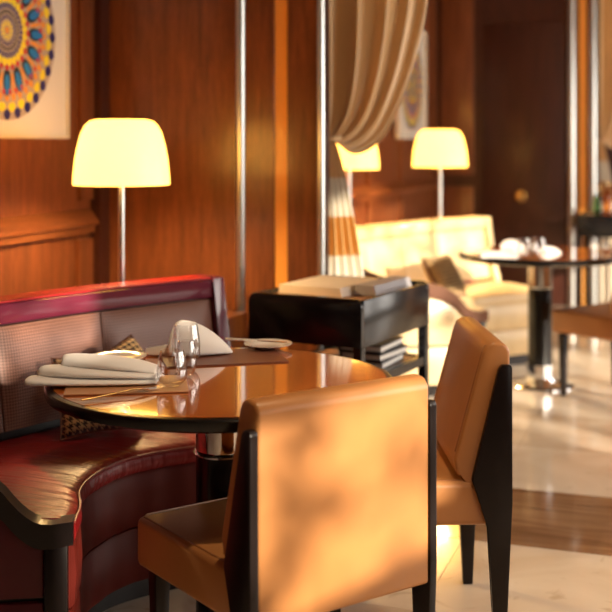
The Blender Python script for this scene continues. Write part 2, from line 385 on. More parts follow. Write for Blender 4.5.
cw2 = cross_wall('wall_cross_far', WL2-0.05, PV2, (568, 576, 579, 587, 590, 597), 0.30, 'dark mahogany cross wall at the far end', 'wall_dark')
# lighter panel and jib door in the far cross wall
pa, pb, pc = u_at(441, PV2), u_at(474, PV2), u_at(483, PV2)
box('panel', (pa, PV2-0.02, 1.08), (pb, PV2-0.001, 2.7), 'wall', cw2, 0.006, 2)
box('panel', (pa, PV2-0.02, 0.10), (pb, PV2-0.001, 0.98), 'wall', cw2, 0.006, 2)
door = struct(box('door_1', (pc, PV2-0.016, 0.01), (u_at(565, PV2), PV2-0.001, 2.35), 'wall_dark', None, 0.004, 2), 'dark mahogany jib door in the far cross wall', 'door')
kx = u_at(521, PV2)
hd = lathe('door_knob', [(0.0, 0.0), (0.012, 0.0), (0.012, 0.03), (0.036, 0.045), (0.040, 0.06), (0.030, 0.078), (0.0, 0.085)], 'brass', door, (kx, PV2-0.016, 0.905), 24)
hd.rotation_euler = (PI/2, 0, 0)
lathe('escutcheon', [(0.0, 0.0), (0.05, 0.0), (0.05, 0.006), (0.0, 0.007)], 'brass', door, (kx, PV2-0.016, 0.905), 24).rotation_euler = (PI/2, 0, 0)

# right wall with windows (outside the picture; the daylight comes from here)
def wall_with_windows(name, vs0, vs1, wins, place, label, extra=(), mat='wall_plaster'):
    """piers, sills and lintels around real openings; place maps (along, out0, out1, z0, z1) to a box"""
    bm = bmesh.new(); edges = [vs0]
    for a, b, z0, z1 in wins:
        add_box(bm, *place(edges[-1], a, 0, H)); add_box(bm, *place(a, b, 0, z0)); add_box(bm, *place(a, b, z1, H)); edges.append(b)
    add_box(bm, *place(edges[-1], vs1, 0, H))
    for q in extra: add_box(bm, *place(*q))
    return struct(finish(bm, name, mat, smooth=None), label, 'wall')
wall_with_windows('wall_right', V0, V1, WINDOWS, lambda a, b, z0, z1: ((WX, a, z0), (WX+0.2, b, z1)), 'plaster wall with tall windows', [(WINDOWS[0][0], WINDOWS[0][1], SUN_MASK[0], SUN_MASK[1]), (SUN_MASK[2], WINDOWS[0][1], SUN_MASK[1], WINDOWS[0][3])])
wall_with_windows('wall_rear', U0, WX+0.2, [], lambda a, b, z0, z1: ((a, V0-0.2, z0), (b, V0, z1)), 'dark wooden wall behind the viewer', mat='wall_dark')
def window(k, lo, hi, axis):
    def B(name, a0, a1, z0, z1, t0, t1, mat, parent=None):
        l = (t0, a0, z0) if axis == 'y' else (a0, t0, z0); h = (t1, a1, z1) if axis == 'y' else (a1, t1, z1)
        return box(name, l, h, mat, parent)
    (a0, z0), (a1, z1) = lo, hi; T = WX+0.08 if axis == 'y' else V0-0.12
    bm = bmesh.new(); s = 0.04
    for q in ((a0, a0+s, z0, z1), (a1-s, a1, z0, z1), (a0+s, a1-s, z0, z0+s), (a0+s, a1-s, z1-s, z1)):
        l = (T, q[0], q[2]) if axis == 'y' else (q[0], T, q[2]); h = (T+0.05, q[1], q[3]) if axis == 'y' else (q[1], T+0.05, q[3]); add_box(bm, l, h)
    o = struct(finish(bm, 'window_%d' % k, 'bronze', smooth=None), 'bronze framed window', 'window')
    n = max(1, round((a1-a0)/1.2))
    for i in range(1, n): B('mullion', a0+(a1-a0)*i/n-0.02, a0+(a1-a0)*i/n+0.02, z0+s, z1-s, T, T+0.05, 'bronze', o)
    for i in range(n):
        p0 = a0+(a1-a0)*i/n+(s if i == 0 else 0.02); p1 = a0+(a1-a0)*(i+1)/n-(s if i == n-1 else 0.02)
        B('pane', p0, p1, z0+s, z1-s, T+0.022, T+0.028, 'pane', o)
w0 = WINDOWS[0]
GLAZED = [(w0[0], w0[1], w0[2], SUN_MASK[0]), (w0[0], SUN_MASK[2], SUN_MASK[1], w0[3])] + WINDOWS[1:]
for k, (v0, v1, z0, z1) in enumerate(GLAZED): window(k+1, (v0, z0), (v1, z1), 'y')

# unseen ceiling spots added for warm fill
DL = [(-0.35, 2.3), (1.1, 3.2), (0.9, 5.6), (1.0, 8.0), (-0.4, 6.8), (1.1, 0.8)]
for k, (u, v) in enumerate(DL):
    o = empty('fill_lamp', (u, v, H))
    tag(o, 'unseen warm light added as a ceiling downlight', 'fill_lamp', 'unseen fill lamps added in the ceiling')
    lathe('bezel', [(0.045, -0.002), (0.060, -0.002), (0.060, -0.010), (0.048, -0.012), (0.045, -0.002)], 'steel', o, n=24)
    lathe('lens', [(0.0, -0.004), (0.044, -0.004), (0.044, -0.001), (0.0, -0.001)], 'fill_lamp', o, n=24)
    l = light('fill_beam', 'SPOT', (0, 0, -0.03), 75 if k == 0 else 54, (1.0, 0.74, 0.45), spot_size=math.radians(80 if k == 0 else 100), spot_blend=0.6, shadow_soft_size=0.05); l.parent = o

# ------------------------------------------------------------------ dining chair
def make_chair():
    t = empty('dining_chair', (0, 0, 0))
    W = 0.235
    bm = bmesh.new(); vs = add_box(bm, (-W, -0.215, 0.335), (W, 0.272, 0.455))
    for v in vs:
        if v.co.y > 0: v.co.x *= 1.05
    bevel_all(bm, 0.018, 4)
    seat = finish(bm, 'seat', 'tan', t)
    zt = 0.4535
    tube('piping', [(-W+0.012, -0.15, zt), (-W*1.05+0.014, 0.252, zt), (-W*1.05+0.03, 0.266, zt), (W*1.05-0.03, 0.266, zt), (W*1.05-0.014, 0.252, zt), (W-0.012, -0.15, zt)], 0.0028, 'tan_pipe', seat, 6)
    # back: upright rear face, front face slanting forward towards the seat
    prof = [(-0.250, 0.350), (-0.250, 0.800), (-0.236, 0.818), (-0.205, 0.822), (-0.184, 0.812), (-0.176, 0.795), (-0.100, 0.51), (-0.108, 0.468), (-0.145, 0.452), (-0.205, 0.35)]
    b = prism('backrest', prof, 'x', -W+0.004, W-0.004, 'tan', t, 0.010, 3)
    for s in (-1, 1):
        x = s*(W-0.014)
        tube('piping', [(x, -0.247, 0.36), (x, -0.247, 0.79), (x, -0.236, 0.813), (x, -0.205, 0.818), (x, -0.184, 0.809), (x, -0.177, 0.792), (x, -0.105, 0.53)], 0.0026, 'tan_pipe', b, 6)
    for s in (-1, 1):
        # rear leg runs up the side of the back as a wedge
        out = [(-0.235, 0.0), (-0.252, 0.40), (-0.252, 0.755), (-0.248, 0.764), (-0.226, 0.764), (-0.216, 0.752), (-0.145, 0.46), (-0.190, 0.33), (-0.205, 0.0)]
        x0, x1 = (W-0.004, W+0.016) if s > 0 else (-W-0.016, -W+0.004)
        prism('rear_leg', out, 'x', x0, x1, 'ebony', t, 0.003, 2)
        bm = bmesh.new(); vs = add_box(bm, (s*0.212-0.02, 0.195, 0.0), (s*0.212+0.02, 0.235, 0.336))
        for v in vs:
            if v.co.z < 0.1: v.co.x = s*0.212+(v.co.x-s*0.212)*0.62; v.co.y = 0.215+(v.co.y-0.215)*0.62
        bevel_all(bm, 0.003, 2); finish(bm, 'front_leg', 'ebony', t)
    return t
def chair_pose(o, xc, yc, deg, z=0):
    u, v = room(xc, yc); o.location = (u, v, z); o.rotation_euler = (0, 0, YAW + math.radians(deg))
GC = 'tan leather dining chairs'
ch1 = make_chair(); chair_pose(ch1, -0.052, 2.655, 35)
tag(ch1, 'tan leather dining chair in the foreground with its dappled back to the viewer', 'chair', GC)
ch2 = copy_tree(ch1); chair_pose(ch2, 0.284, 3.245, 92)
tag(ch2, 'tan leather dining chair seen side-on, right of the near round table', 'chair', GC)
ch3 = copy_tree(ch1); chair_pose(ch3, -0.075+1.75, 2.655+3.39, 36)
tag(ch3, 'tan leather chair cut off by the right edge, at the far round table', 'chair', GC)

# ------------------------------------------------------------------ pedestal tables
T1 = room(-0.22, 2.96); T2 = room(-0.22+1.525, 2.96+3.39)
def make_table():
    t = empty('pedestal_table', (0, 0, 0))
    R = 0.45
    top = lathe('tabletop', [(0.0, 0.700), (R-0.03, 0.702), (R-0.004, 0.712), (R, 0.722), (R, 0.734), (R-0.004, 0.7385), (R-0.016, 0.740), (0.0, 0.740)], 'lacquer', t, n=96)
    lathe('veneer_inlay', [(0.0, 0.7395), (R-0.020, 0.7395), (R-0.020, 0.7408), (0.0, 0.7408)], 'veneer', top, n=96)
    lathe('column', [(0.0, 0.05), (0.066, 0.05), (0.066, 0.545), (0.0, 0.545)], 'lacquer', t, n=48)
    lathe('collar', [(0.0, 0.545), (0.070, 0.545), (0.073, 0.550), (0.070, 0.556), (0.067, 0.558), (0.067, 0.69), (0.10, 0.70), (0.0, 0.70)], 'chrome', t, n=48)
    lathe('foot_ring', [(0.066, 0.05), (0.072, 0.05), (0.072, 0.12), (0.066, 0.12)], 'chrome', t, n=48)
    lathe('base', [(0.0, 0.0), (0.185, 0.0), (0.185, 0.008), (0.175, 0.014), (0.09, 0.030), (0.08, 0.05), (0.0, 0.05)], 'chrome', t, n=64)
    return t
tb1 = make_table(); tb1.location = (T1[0], T1[1], 0); tb1.rotation_euler[2] = YAW
tag(tb1, 'near round pedestal table with polished amber veneer top and black rim', 'table', 'round pedestal tables')
tb2 = copy_tree(tb1); tb2.location = (T2[0], T2[1], 0)
tag(tb2, 'far round pedestal table with black column, in front of the cream banquette', 'table', 'round pedestal tables')

# ------------------------------------------------------------------ banquettes (curved around the tables)
F_CTRL = [(-0.246, -0.33), (-0.295, -0.22), (-0.36, -0.11), (-0.395, 0.02), (-0.39, 0.18), (-0.33, 0.30), (-0.24, 0.41), (-0.05, 0.62)]
B_CTRL = [(-0.86, -0.67), (-0.93, -0.42), (-0.945, -0.18), (-0.90, 0.04), (-0.81, 0.28), (-0.72, 0.54), (-0.60, 0.80), (-0.46, 1.05)]
def make_banquette(tx, ty, mats, label):
    ox, oy = -0.62, 0.12
    t = empty('banquette', (tx+ox, ty+oy, 0)); tag(t, label, 'banquette', 'curved banquettes')
    N = 56
    Fp = [Vector((p.x-ox, p.y-oy, 0)) for p in catmull([(a, b, 0) for a, b in F_CTRL], N)]
    Bp = [Vector((p.x-ox, p.y-oy, 0)) for p in catmull([(a, b, 0) for a, b in B_CTRL], N)]
    def outward(i):
        a, b = Bp[max(0, i-1)], Bp[min(N, i+1)]; d = (b-a).normalized(); n = Vector((-d.y, d.x, 0)); return n
    def inward(i):
        a, b = Fp[max(0, i-1)], Fp[min(N, i+1)]; d = (b-a).normalized(); return Vector((d.y, -d.x, 0))
    arc = [0.0]
    for i in range(N): arc.append(arc[-1]+(Bp[i+1]-Bp[i]).length)
    farc = [0.0]
    for i in range(N): farc.append(farc[-1]+(Fp[i+1]-Fp[i]).length)
    # seat cushion: rounded nose at the front
    secs = []
    for i in range(N+1):
        f, b, n = Fp[i], Bp[i], inward(i)
        dd = (b-f).normalized()
        g = lambda s, z: f + n*s + Vector((0, 0, z))
        back = b - dd*0.0
        secs.append([f+dd*0.03+Vector((0, 0, 0.395)), g(0.004, 0.395), g(0.010, 0.410), g(0.008, 0.432), g(-0.004, 0.446), g(-0.03, 0.4525), (f*0.7+b*0.3)+Vector((0, 0, 0.459)), (f*0.4+b*0.6)+Vector((0, 0, 0.458)), back+Vector((0, 0, 0.445)), back+Vector((0, 0, 0.395))])
    seat = sections('seat_cushion', secs, mats['seat'], t, uvs=None)
    tube('piping', [Fp[i]+inward(i)*0.006+Vector((0, 0, 0.442)) for i in range(0, N+1)], 0.0035, mats['pipe'], seat, 6)
    # upholstered front in two tiers, above a recessed plinth
    for (z0, z1, bul) in ((0.235, 0.393, 0.010), (0.075, 0.231, 0.006)):
        secs = []
        for i in range(N+1):
            f, n = Fp[i], inward(i); wob = 0.0015*math.sin(farc[i]*60)
            g = lambda s, z: f + n*(s+wob) + Vector((0, 0, z))
            secs.append([g(-0.05, z0), g(-0.004, z0), g(bul*0.6, z0+0.012), g(bul, (z0+z1)/2), g(bul*0.6, z1-0.012), g(-0.004, z1), g(-0.05, z1)])
        sections('seat_front', secs, mats['front'], t)
    secs = []
    for i in range(N+1):
        f, b = Fp[i], Bp[i]; dd = (b-f).normalized(); a = f+dd*0.06
        secs.append([a, a+Vector((0, 0, 0.394)), b+Vector((0, 0, 0.394)), Vector(b)])
    sections('carcass', secs, 'ebony', t)
    # backrest panels, each one apart from the next by a dark seam
    cuts = [0, 8, 19, 31, 43, N]
    zs = [(0.47, 0.0), (0.50, 0.006), (0.60, 0.012), (0.70, 0.014), (0.765, 0.010), (0.782, 0.0)]
    lean = lambda z: 0.16*(z-0.45)
    for a, b in zip(cuts, cuts[1:]):
        n_in = 14
        secs = []; arcs = []
        for k in range(n_in+1):
            s = k/n_in; ti = a+(b-a)*s; i0 = min(int(ti), N-1); fr = ti-i0
            p = Bp[i0].lerp(Bp[i0+1], fr); n = outward(i0).lerp(outward(min(N, i0+1)), fr).normalized()
            # puff falls to the seam at both ends
            e = min(s, 1-s)*n_in; puff = min(1.0, e/1.6)**0.5
            ar = arc[i0]+(arc[i0+1]-arc[i0])*fr
            if k == 0: ar += 0.0035
            if k == n_in: ar -= 0.0035
            tangent = Vector((-n.y, n.x, 0))
            sh = 0.0
            if k == 0: p = p + (Bp[min(N, i0+1)]-Bp[i0]).normalized()*0.003
            if k == n_in: p = p - (Bp[i0+1]-Bp[i0]).normalized()*0.003
            loop = [p + n*(lean(z)-bu*puff) + Vector((0, 0, z)) for z, bu in zs]
            loop += [p + n*(lean(0.782)+0.05) + Vector((0, 0, 0.782)), p + n*(lean(0.47)+0.05) + Vector((0, 0, 0.47))]
            secs.append(loop); arcs.append(ar)
        zz = [z for z, _ in zs]+[0.782, 0.47, 0.47]
        sections('back_panel', secs, mats['back'], t, uvs=lambda i, k: (arcs[i], zz[min(k, 8)]))
    # shell behind the panels and lacquered top rail
    secs = []
    for i in range(N+1):
        p, n = Bp[i], outward(i)
        g = lambda s, z: p + n*s + Vector((0, 0, z))
        secs.append([g(0.012, 0.395), g(lean(0.78)+0.03, 0.79), g(lean(0.78)+0.105, 0.79), g(0.085, 0.0), g(0.012, 0.0)])
    sections('back_shell', secs, mats['shell'], t)
    secs = []
    for i in range(N+1):
        p, n = Bp[i], outward(i); L = lean(0.79)
        g = lambda s, z: p + n*(s+L) + Vector((0, 0, z))
        secs.append([g(-0.008, 0.790), g(-0.012, 0.796), g(-0.010, 0.850), g(0.0, 0.8555), g(0.11, 0.8555), g(0.115, 0.85), g(0.115, 0.796), g(0.11, 0.790)])
    rail = sections('top_rail', secs, mats['rail'], t)
    secs = []
    for i in range(N+1):
        p, n = Bp[i], outward(i); L = lean(0.79)
        g = lambda s, z: p + n*(s+L) + Vector((0, 0, z))
        secs.append([g(-0.004, 0.8556), g(-0.002, 0.861), g(0.106, 0.861), g(0.108, 0.8556)])
    sections('rail_cap', secs, mats['cap'], rail)
    # near end: upholstered side framed by a swooping black arm and a post
    f, b, nb = Fp[0], Bp[0], outward(0)
    back = b + nb*0.16
    ex = (f-back); Ln = ex.length; ex.normalize(); ny = Vector((ex.y, -ex.x, 0))
    if ny.y > 0: ny = -ny
    def E(s, z, o_): return back + ex*s + ny*o_ + Vector((0, 0, z))
    def slab(name, outline, o0, o1, mat, bev=0.0):
        bm = bmesh.new(); A = [bm.verts.new(E(s, z, o0)) for s, z in outline]; B2 = [bm.verts.new(E(s, z, o1)) for s, z in outline]
        bm.faces.new(A); bm.faces.new(B2[::-1]); n = len(outline)
        for i in range(n): bm.faces.new((A[i], A[(i+1) % n], B2[(i+1) % n], B2[i]))
        if bev: bevel_all(bm, bev, 2)
        return finish(bm, name, mat, t)
    crv = [(q.x, q.y) for q in catmull([(0.0, 0.865, 0), (Ln*0.08, 0.82, 0), (Ln*0.20, 0.70, 0), (Ln*0.40, 0.63, 0), (Ln*0.66, 0.60, 0), (Ln*0.79, 0.55, 0), (Ln*0.86, 0.485, 0), (Ln*0.92, 0.452, 0), (Ln+0.005, 0.455, 0)], 24)]
    low = [(s, z-0.055-0.02*math.sin(PI*s/Ln)) for s, z in crv]
    bm = bmesh.new(); rows = []
    for (s, z), (s2, z2) in zip(crv, low):
        rows.append([bm.verts.new(E(s, z, -0.02)), bm.verts.new(E(s, z, 0.040)), bm.verts.new(E(s2, z2, 0.040)), bm.verts.new(E(s2, z2, -0.02))])
    for r1, r2 in zip(rows, rows[1:]):
        for k in range(4): bm.faces.new((r1[k], r1[(k+1) % 4], r2[(k+1) % 4], r2[k]))
    bm.faces.new(rows[0][::-1]); bm.faces.new(rows[-1])
    finish(bm, 'arm_rail', mats['arm'], t, smooth=50)
    slab('arm_post', [(Ln-0.062, 0.0), (Ln-0.008, 0.0), (Ln-0.008, 0.40), (Ln-0.062, 0.40)], -0.02, 0.036, 'ebony', 0.003)
    slab('rear_post', [(0.0, 0.0), (0.16, 0.0), (0.16, 0.66), (0.07, 0.785), (0.0, 0.80)], -0.02, 0.030, mats['shell'], 0.003)
    lowf = lambda s: min((abs(q[0]-s), q[1]) for q in low)[1]-0.002
    ss = [0.162 + (Ln-0.064-0.162)*k/14 for k in range(15)]
    slab('side_panel', [(ss[0], 0.27)] + [(ss[-1], 0.27)] + [(s, lowf(s)) for s in ss[::-1]], -0.018, 0.020, mats['side'], 0.006)
    slab('side_panel', [(ss[0], 0.06), (ss[-1], 0.06), (ss[-1], 0.26), (ss[0], 0.26)], -0.018, 0.020, mats['side'], 0.006)
    # far end: lacquered upright that closes the back
    p, n = Bp[N], outward(N); d = (Bp[N]-Bp[N-1]).normalized()
    bm = bmesh.new(); A = []
    for dd_ in (0.0, 0.045):
        A.append([bm.verts.new(p + d*(dd_+0.001) + n*s + Vector((0, 0, z))) for s, z in ((-0.05, 0.0), (-0.05, 0.46), (0.0, 0.60), (0.035, 0.862), (0.175, 0.862), (0.13, 0.0))])
    bm.faces.new(A[0]); bm.faces.new(A[1][::-1])
    for k in range(6): bm.faces.new((A[0][k], A[0][(k+1) % 6], A[1][(k+1) % 6], A[1][k]))
    bevel_all(bm, 0.004, 2); finish(bm, 'end_upright', mats['rail'], t)
    return t, [tuple((Bp[i]+outward(i)*0.19+Vector((tx+ox, ty+oy, 0))).xy) for i in range(N+1)]
bq1, out1 = make_banquette(T1[0], T1[1], dict(seat='burgundy', front='burgundy_shaded', back='brown_weave', rail='plum', cap='red_edge', side='burgundy_side', shell='ebony', pipe='pipe', arm='ebony'), 'curved burgundy banquette with brown woven back around the near table')
bq2, out2 = make_banquette(T2[0], T2[1], dict(seat='cream_leather', front='cream_leather', back='cream_weave', rail='gold_rail', cap='gold_rail', side='cream_leather', shell='cognac', pipe='cream_leather', arm='walnut'), 'curved sunlit cream banquette around the far table')
# low wooden ledges that fill the corner between banquette and wall and carry the lamps
LEDGE = 0.64
def ledge(name, outer, wall_u, vend, top, label):
    pts = [p for p in outer if p[1] < vend-0.03 and p[0] > wall_u+0.03]
    poly = [(wall_u+0.001, pts[0][1])] + pts + [(pts[-1][0], vend-0.02), (wall_u+0.001, vend-0.02)]
    o = prism(name, [(x, y) for x, y in poly], 'z', 0.0, top, 'wall'); return struct(o, label, 'ledge')
ledge('trim_20', out1, WL+0.052, PV-0.09, LEDGE, 'wooden ledge behind the near banquette')
ledge('trim_21', out2, WL2+0.052, T2[1]+1.15, LEDGE, 'wooden ledge behind the far banquette')

# ------------------------------------------------------------------ lamps
def make_lamp():
    t = empty('table_lamp', (0, 0, LEDGE))
    lathe('base', [(0.0, 0.0), (0.085, 0.0), (0.085, 0.012), (0.075, 0.018), (0.016, 0.022), (0.0, 0.022)], 'chrome', t)
    lathe('pole', [(0.0, 0.022), (0.0115, 0.022), (0.0115, 0.66), (0.0, 0.66)], 'steel', t, n=20)
    zb = 1.191-LEDGE
    prof = [(0.183*a, zb+0.249*b) for a, b in ((1.0, 0.0), (0.99, 0.15), (0.958, 0.385), (0.905, 0.596), (0.83, 0.79), (0.747, 0.908), (0.658, 0.969), (0.526, 0.996), (0.0, 1.0))]
    inner = [(max(0, r-0.004), z-0.003) for r, z in prof[::-1]]
    lathe('lamp_shade', prof + inner[:-1] + [(0.179, zb), (0.183, zb)], 'shade', t, n=64, smooth=60)
    lathe('bulb', [(0.0, 0.66), (0.014, 0.66), (0.03, 0.69), (0.034, 0.71), (0.026, 0.735), (0.0, 0.745)], 'bulb', t, n=20)
    l = light('bulb_light', 'POINT', (0, 0, zb+0.08), LAMP_W, (1.0, 0.68, 0.32), shadow_soft_size=0.05); l.parent = t
    return t
LAMP_W = 40
GL = 'table lamps with glowing glass shades'
lp1 = make_lamp(); lp1.location = (*at_d(121.5, 4.33), LEDGE+0.0005)
tag(lp1, 'glowing dome-shaded table lamp in the corner behind the burgundy banquette', 'lamp', GL)
lp2 = copy_tree(lp1); lp2.location = (*at_d(349, 6.90), LEDGE+0.0005)
tag(lp2, 'glowing table lamp partly hidden behind the tied curtain', 'lamp', GL)
lp3 = copy_tree(lp1); lp3.location = (*at_d(440, 7.56), LEDGE+0.0005)
tag(lp3, 'glowing table lamp behind the cream banquette, beside the far picture', 'lamp', GL)

# ------------------------------------------------------------------ pictures (a plain radial rosette)
def make_picture():
    t = empty('framed_picture', (0, 0, 0))          # hangs on a wall that faces +x; local y runs along the wall
    S = 0.45
    bm = bmesh.new()
    for lo, hi in (((0, -S, -S+0.03), (0.030, -S+0.012, S)), ((0, S-0.012, -S+0.03), (0.030, S, S)), ((0, -S+0.012, -S+0.03), (0.030, S-0.012, -S+0.042)), ((0, -S+0.012, S-0.012), (0.030, S-0.012, S))): add_box(bm, lo, hi)
    finish(bm, 'frame', 'frame_white', t, smooth=None)
    box('mount', (0.0, -S+0.012, -S+0.042), (0.018, S-0.012, S-0.012), 'mount', t)
    inks = ['ink_blue', 'ink_navy', 'ink_yellow', 'ink_orange', 'ink_red', 'ink_black', 'ink_stone']
    bm = bmesh.new(); X = 0.0195
    def poly(pts, mi, dx=0.0):
        f = bm.faces.new([bm.verts.new((X+dx, a, b+0.0)) for a, b in pts]); f.material_index = mi
    def disc(r, mi, dx): poly([(r*math.cos(2*PI*k/64), r*math.sin(2*PI*k/64)) for k in range(64)], mi, dx)
    def petal(rc, th, L, Wd, mi, dx):
        pts = []
        for k in range(10):
            a = 2*PI*k/10; x = L/2*math.cos(a); y = Wd/2*math.sin(a)*(1.0-0.25*math.cos(a))
            pts.append(((rc+x)*math.cos(th)-y*math.sin(th), (rc+x)*math.sin(th)+y*math.cos(th)))
        poly(pts, mi, dx)
    disc(0.350, 6, 0.0)
    def ring(n, rc, L, Wd, mi, dx=0.0006, off=0.0):
        for k in range(n): petal(rc, 2*PI*(k+off)/n, L, Wd, mi, dx)
    ring(28, 0.328, 0.044, 0.046, 1); ring(28, 0.300, 0.040, 0.050, 2, 0.0008, 0.5); ring(36, 0.262, 0.034, 0.028, 3); ring(36, 0.240, 0.026, 0.022, 4, 0.0009, 0.5)
    ring(16, 0.205, 0.110, 0.052, 5); ring(16, 0.212, 0.085, 0.034, 0, 0.0009); ring(16, 0.205, 0.085, 0.016, 3, 0.0009, 0.5)
    ring(24, 0.146, 0.026, 0.026, 4); ring(24, 0.124, 0.034, 0.032, 2, 0.0008, 0.5); ring(30, 0.098, 0.024, 0.015, 1); ring(30, 0.074, 0.018, 0.011, 5, 0.0008, 0.5); ring(24, 0.054, 0.018, 0.010, 1); ring(12, 0.030, 0.024, 0.010, 2); disc(0.014, 3, 0.001)
    me = bpy.data.meshes.new('rosette_print'); bmesh.ops.recalc_face_normals(bm, faces=bm.faces); bm.to_mesh(me); bm.free()
    link('rosette_print', me, inks, t)
    return t
def wall_v(px, u):           # v where a pixel column meets the wall x = u
    k = (px-306)/F_PX; yc = u/(CA*k-SA); return (SA*k+CA)*yc, yc
pc1 = make_picture(); v, yc = wall_v(7, WL+0.02); pc1.location = (WL, v, 1.788)
tag(pc1, 'framed picture with colourful round rosette on the near alcove wall', 'picture', 'framed rosette pictures')
pc2 = copy_tree(pc1); v, yc = wall_v(410, WL2+0.02); pc2.location = (WL2+0.023, v-0.02, 1.80)
tag(pc2, 'framed rosette picture behind the curtain on the far alcove wall', 'picture', 'framed rosette pictures')

# ------------------------------------------------------------------ sideboards
SB_W, SB_L, SB_A = 0.46, 0.63, math.radians(-9)
def make_sideboard():
    hx, hy = SB_W/2, SB_L/2; nu, nv = at_z(361.5, 300, 0.802)      # nearest corner as seen in the picture
    off = Matrix.Rotation(SB_A, 3, 'Z') @ Vector((-hx, hy, 0))
    t = empty('sideboard', (nu+off.x, nv+off.y, 0), SB_A)
    z0, z1 = 0.630, 0.802
    # front and back boards have rounded shoulders
    def board(y0, y1):
        r = 0.03; pts = [(-hx, z0), (hx, z0)]
        for k in range(6): a = PI/2*k/5; pts.append((hx-r+r*math.cos(a), z1-r+r*math.sin(a)))
        for k in range(6): a = PI/2+PI/2*k/5; pts.append((-hx+r+r*math.cos(a), z1-r+r*math.sin(a)))
        return pts
    prism('front_board', board(0, 0), 'y', -hy, -hy+0.022, 'lacquer', t, 0.002, 2)
    prism('back_board', board(0, 0), 'y', hy-0.022, hy, 'lacquer', t, 0.002, 2)
    for s in (-1, 1):
        box('side_board', (s*hx-0.018*(s > 0), -hy+0.022, z0), (s*hx+0.018*(s < 0), hy-0.022, z1-0.006), 'lacquer', t, 0.002, 2)
    box('top', (-hx+0.018, -hy+0.022, z1-0.040), (hx-0.018, hy-0.022, z1-0.022), 'mat_tan', t)
    box('bottom', (-hx+0.018, -hy+0.022, z0), (hx-0.018, hy-0.022, z0+0.015), 'lacquer', t)
    for sx in (-1, 1):
        for sy in (-1, 1):
            x, y = sx*(hx-0.018), sy*(hy-0.018)
            box('leg', (x-0.017, y-0.017, 0.0), (x+0.017, y+0.017, z0 if sy < 0 else z0), 'lacquer', t, 0.002, 1)
    box('shelf', (-hx+0.036, -hy+0.036, 0.480), (hx-0.036, hy-0.036, 0.502), 'mat_tan', t, 0.002, 1)
    bm = bmesh.new()
    for lo, hi in (((-hx+0.035, -hy+0.006, 0.474), (hx-0.035, -hy+0.0355, 0.508)), ((-hx+0.035, hy-0.0355, 0.474), (hx-0.035, hy-0.006, 0.508)), ((-hx+0.006, -hy+0.0355, 0.474), (-hx+0.0355, hy-0.0355, 0.508)), ((hx-0.0355, -hy+0.0355, 0.474), (hx-0.006, hy-0.0355, 0.508))): add_box(bm, lo, hi)
    finish(bm, 'shelf_frame', 'lacquer', t, smooth=None)
    return t
sb1 = make_sideboard(); tag(sb1, 'black lacquer sideboard with open tray top beside the copper-striped pillar', 'sideboard', 'black lacquer sideboards')
sb2 = copy_tree(sb1); sb2.location = (sb1.location.x+0.63, sb1.location.y+5.08, 0); sb2.rotation_euler[2] = 0
tag(sb2, 'distant dark sideboard with bottles at the far right edge', 'sideboard', 'black lacquer sideboards')
SBX, SBY = sb1.location.x, sb1.location.y
SBT = 0.7805                                   # tray floor
# papers on the tray
def sheet_stack(name, loc, sx, sy, h, rz, mat, label, cat):
    t = empty(name, loc, rz); tag(t, label, cat)
    box('cover', (-sx/2, -sy/2, 0), (sx/2, sy/2, 0.003), 'cover_black' if mat == 'paper_grey' else mat, t, 0.0006, 1)
    for k in range(3):
        box('sheet', (-sx/2+0.003, -sy/2+0.003*k, 0.003+(h-0.003)*k/3), (sx/2-0.004*k, sy/2-0.003, 0.003+(h-0.003)*(k+1)/3-0.0004), mat, t, 0.0008, 1)
    return t
sheet_stack('menu_stack', (SBX-0.055, SBY+0.03, SBT), 0.27, 0.36, 0.034, math.radians(-9), 'paper', 'stack of cream menus in the tray of the near sideboard', 'menus')
sheet_stack('folder', (SBX+0.145, SBY+0.07, SBT), 0.09, 0.34, 0.040, math.radians(-9), 'paper_grey', 'grey paper folder beside the cream menus on the near sideboard', 'folder')
# books on the lower shelf
for k, (dx, rz, lab) in enumerate(((0.0, 4, 'bottom'), (0.006, -2, 'middle'), (-0.004, 3, 'top'))):
    h = 0.030
    t = empty('book', (SBX+0.105+dx, SBY+0.06, 0.5025+k*(h+0.0005)), math.radians(rz-9))
    tag(t, 'black book with white pages, %s one of the stack under the near sideboard' % lab, 'book', 'books stacked on the sideboard shelf')
    box('cover', (-0.085, -0.12, 0), (0.085, 0.12, 0.006), 'cover_black', t, 0.001, 1); box('cover', (-0.085, -0.12, h-0.006), (0.085, 0.12, h), 'cover_black', t, 0.001, 1)
    box('page_block', (-0.080, -0.114, 0.006), (0.081, 0.114, h-0.006), 'pages', t)
    box('spine', (-0.089, -0.12, 0.0), (-0.085, 0.12, h), 'cover_black', t)

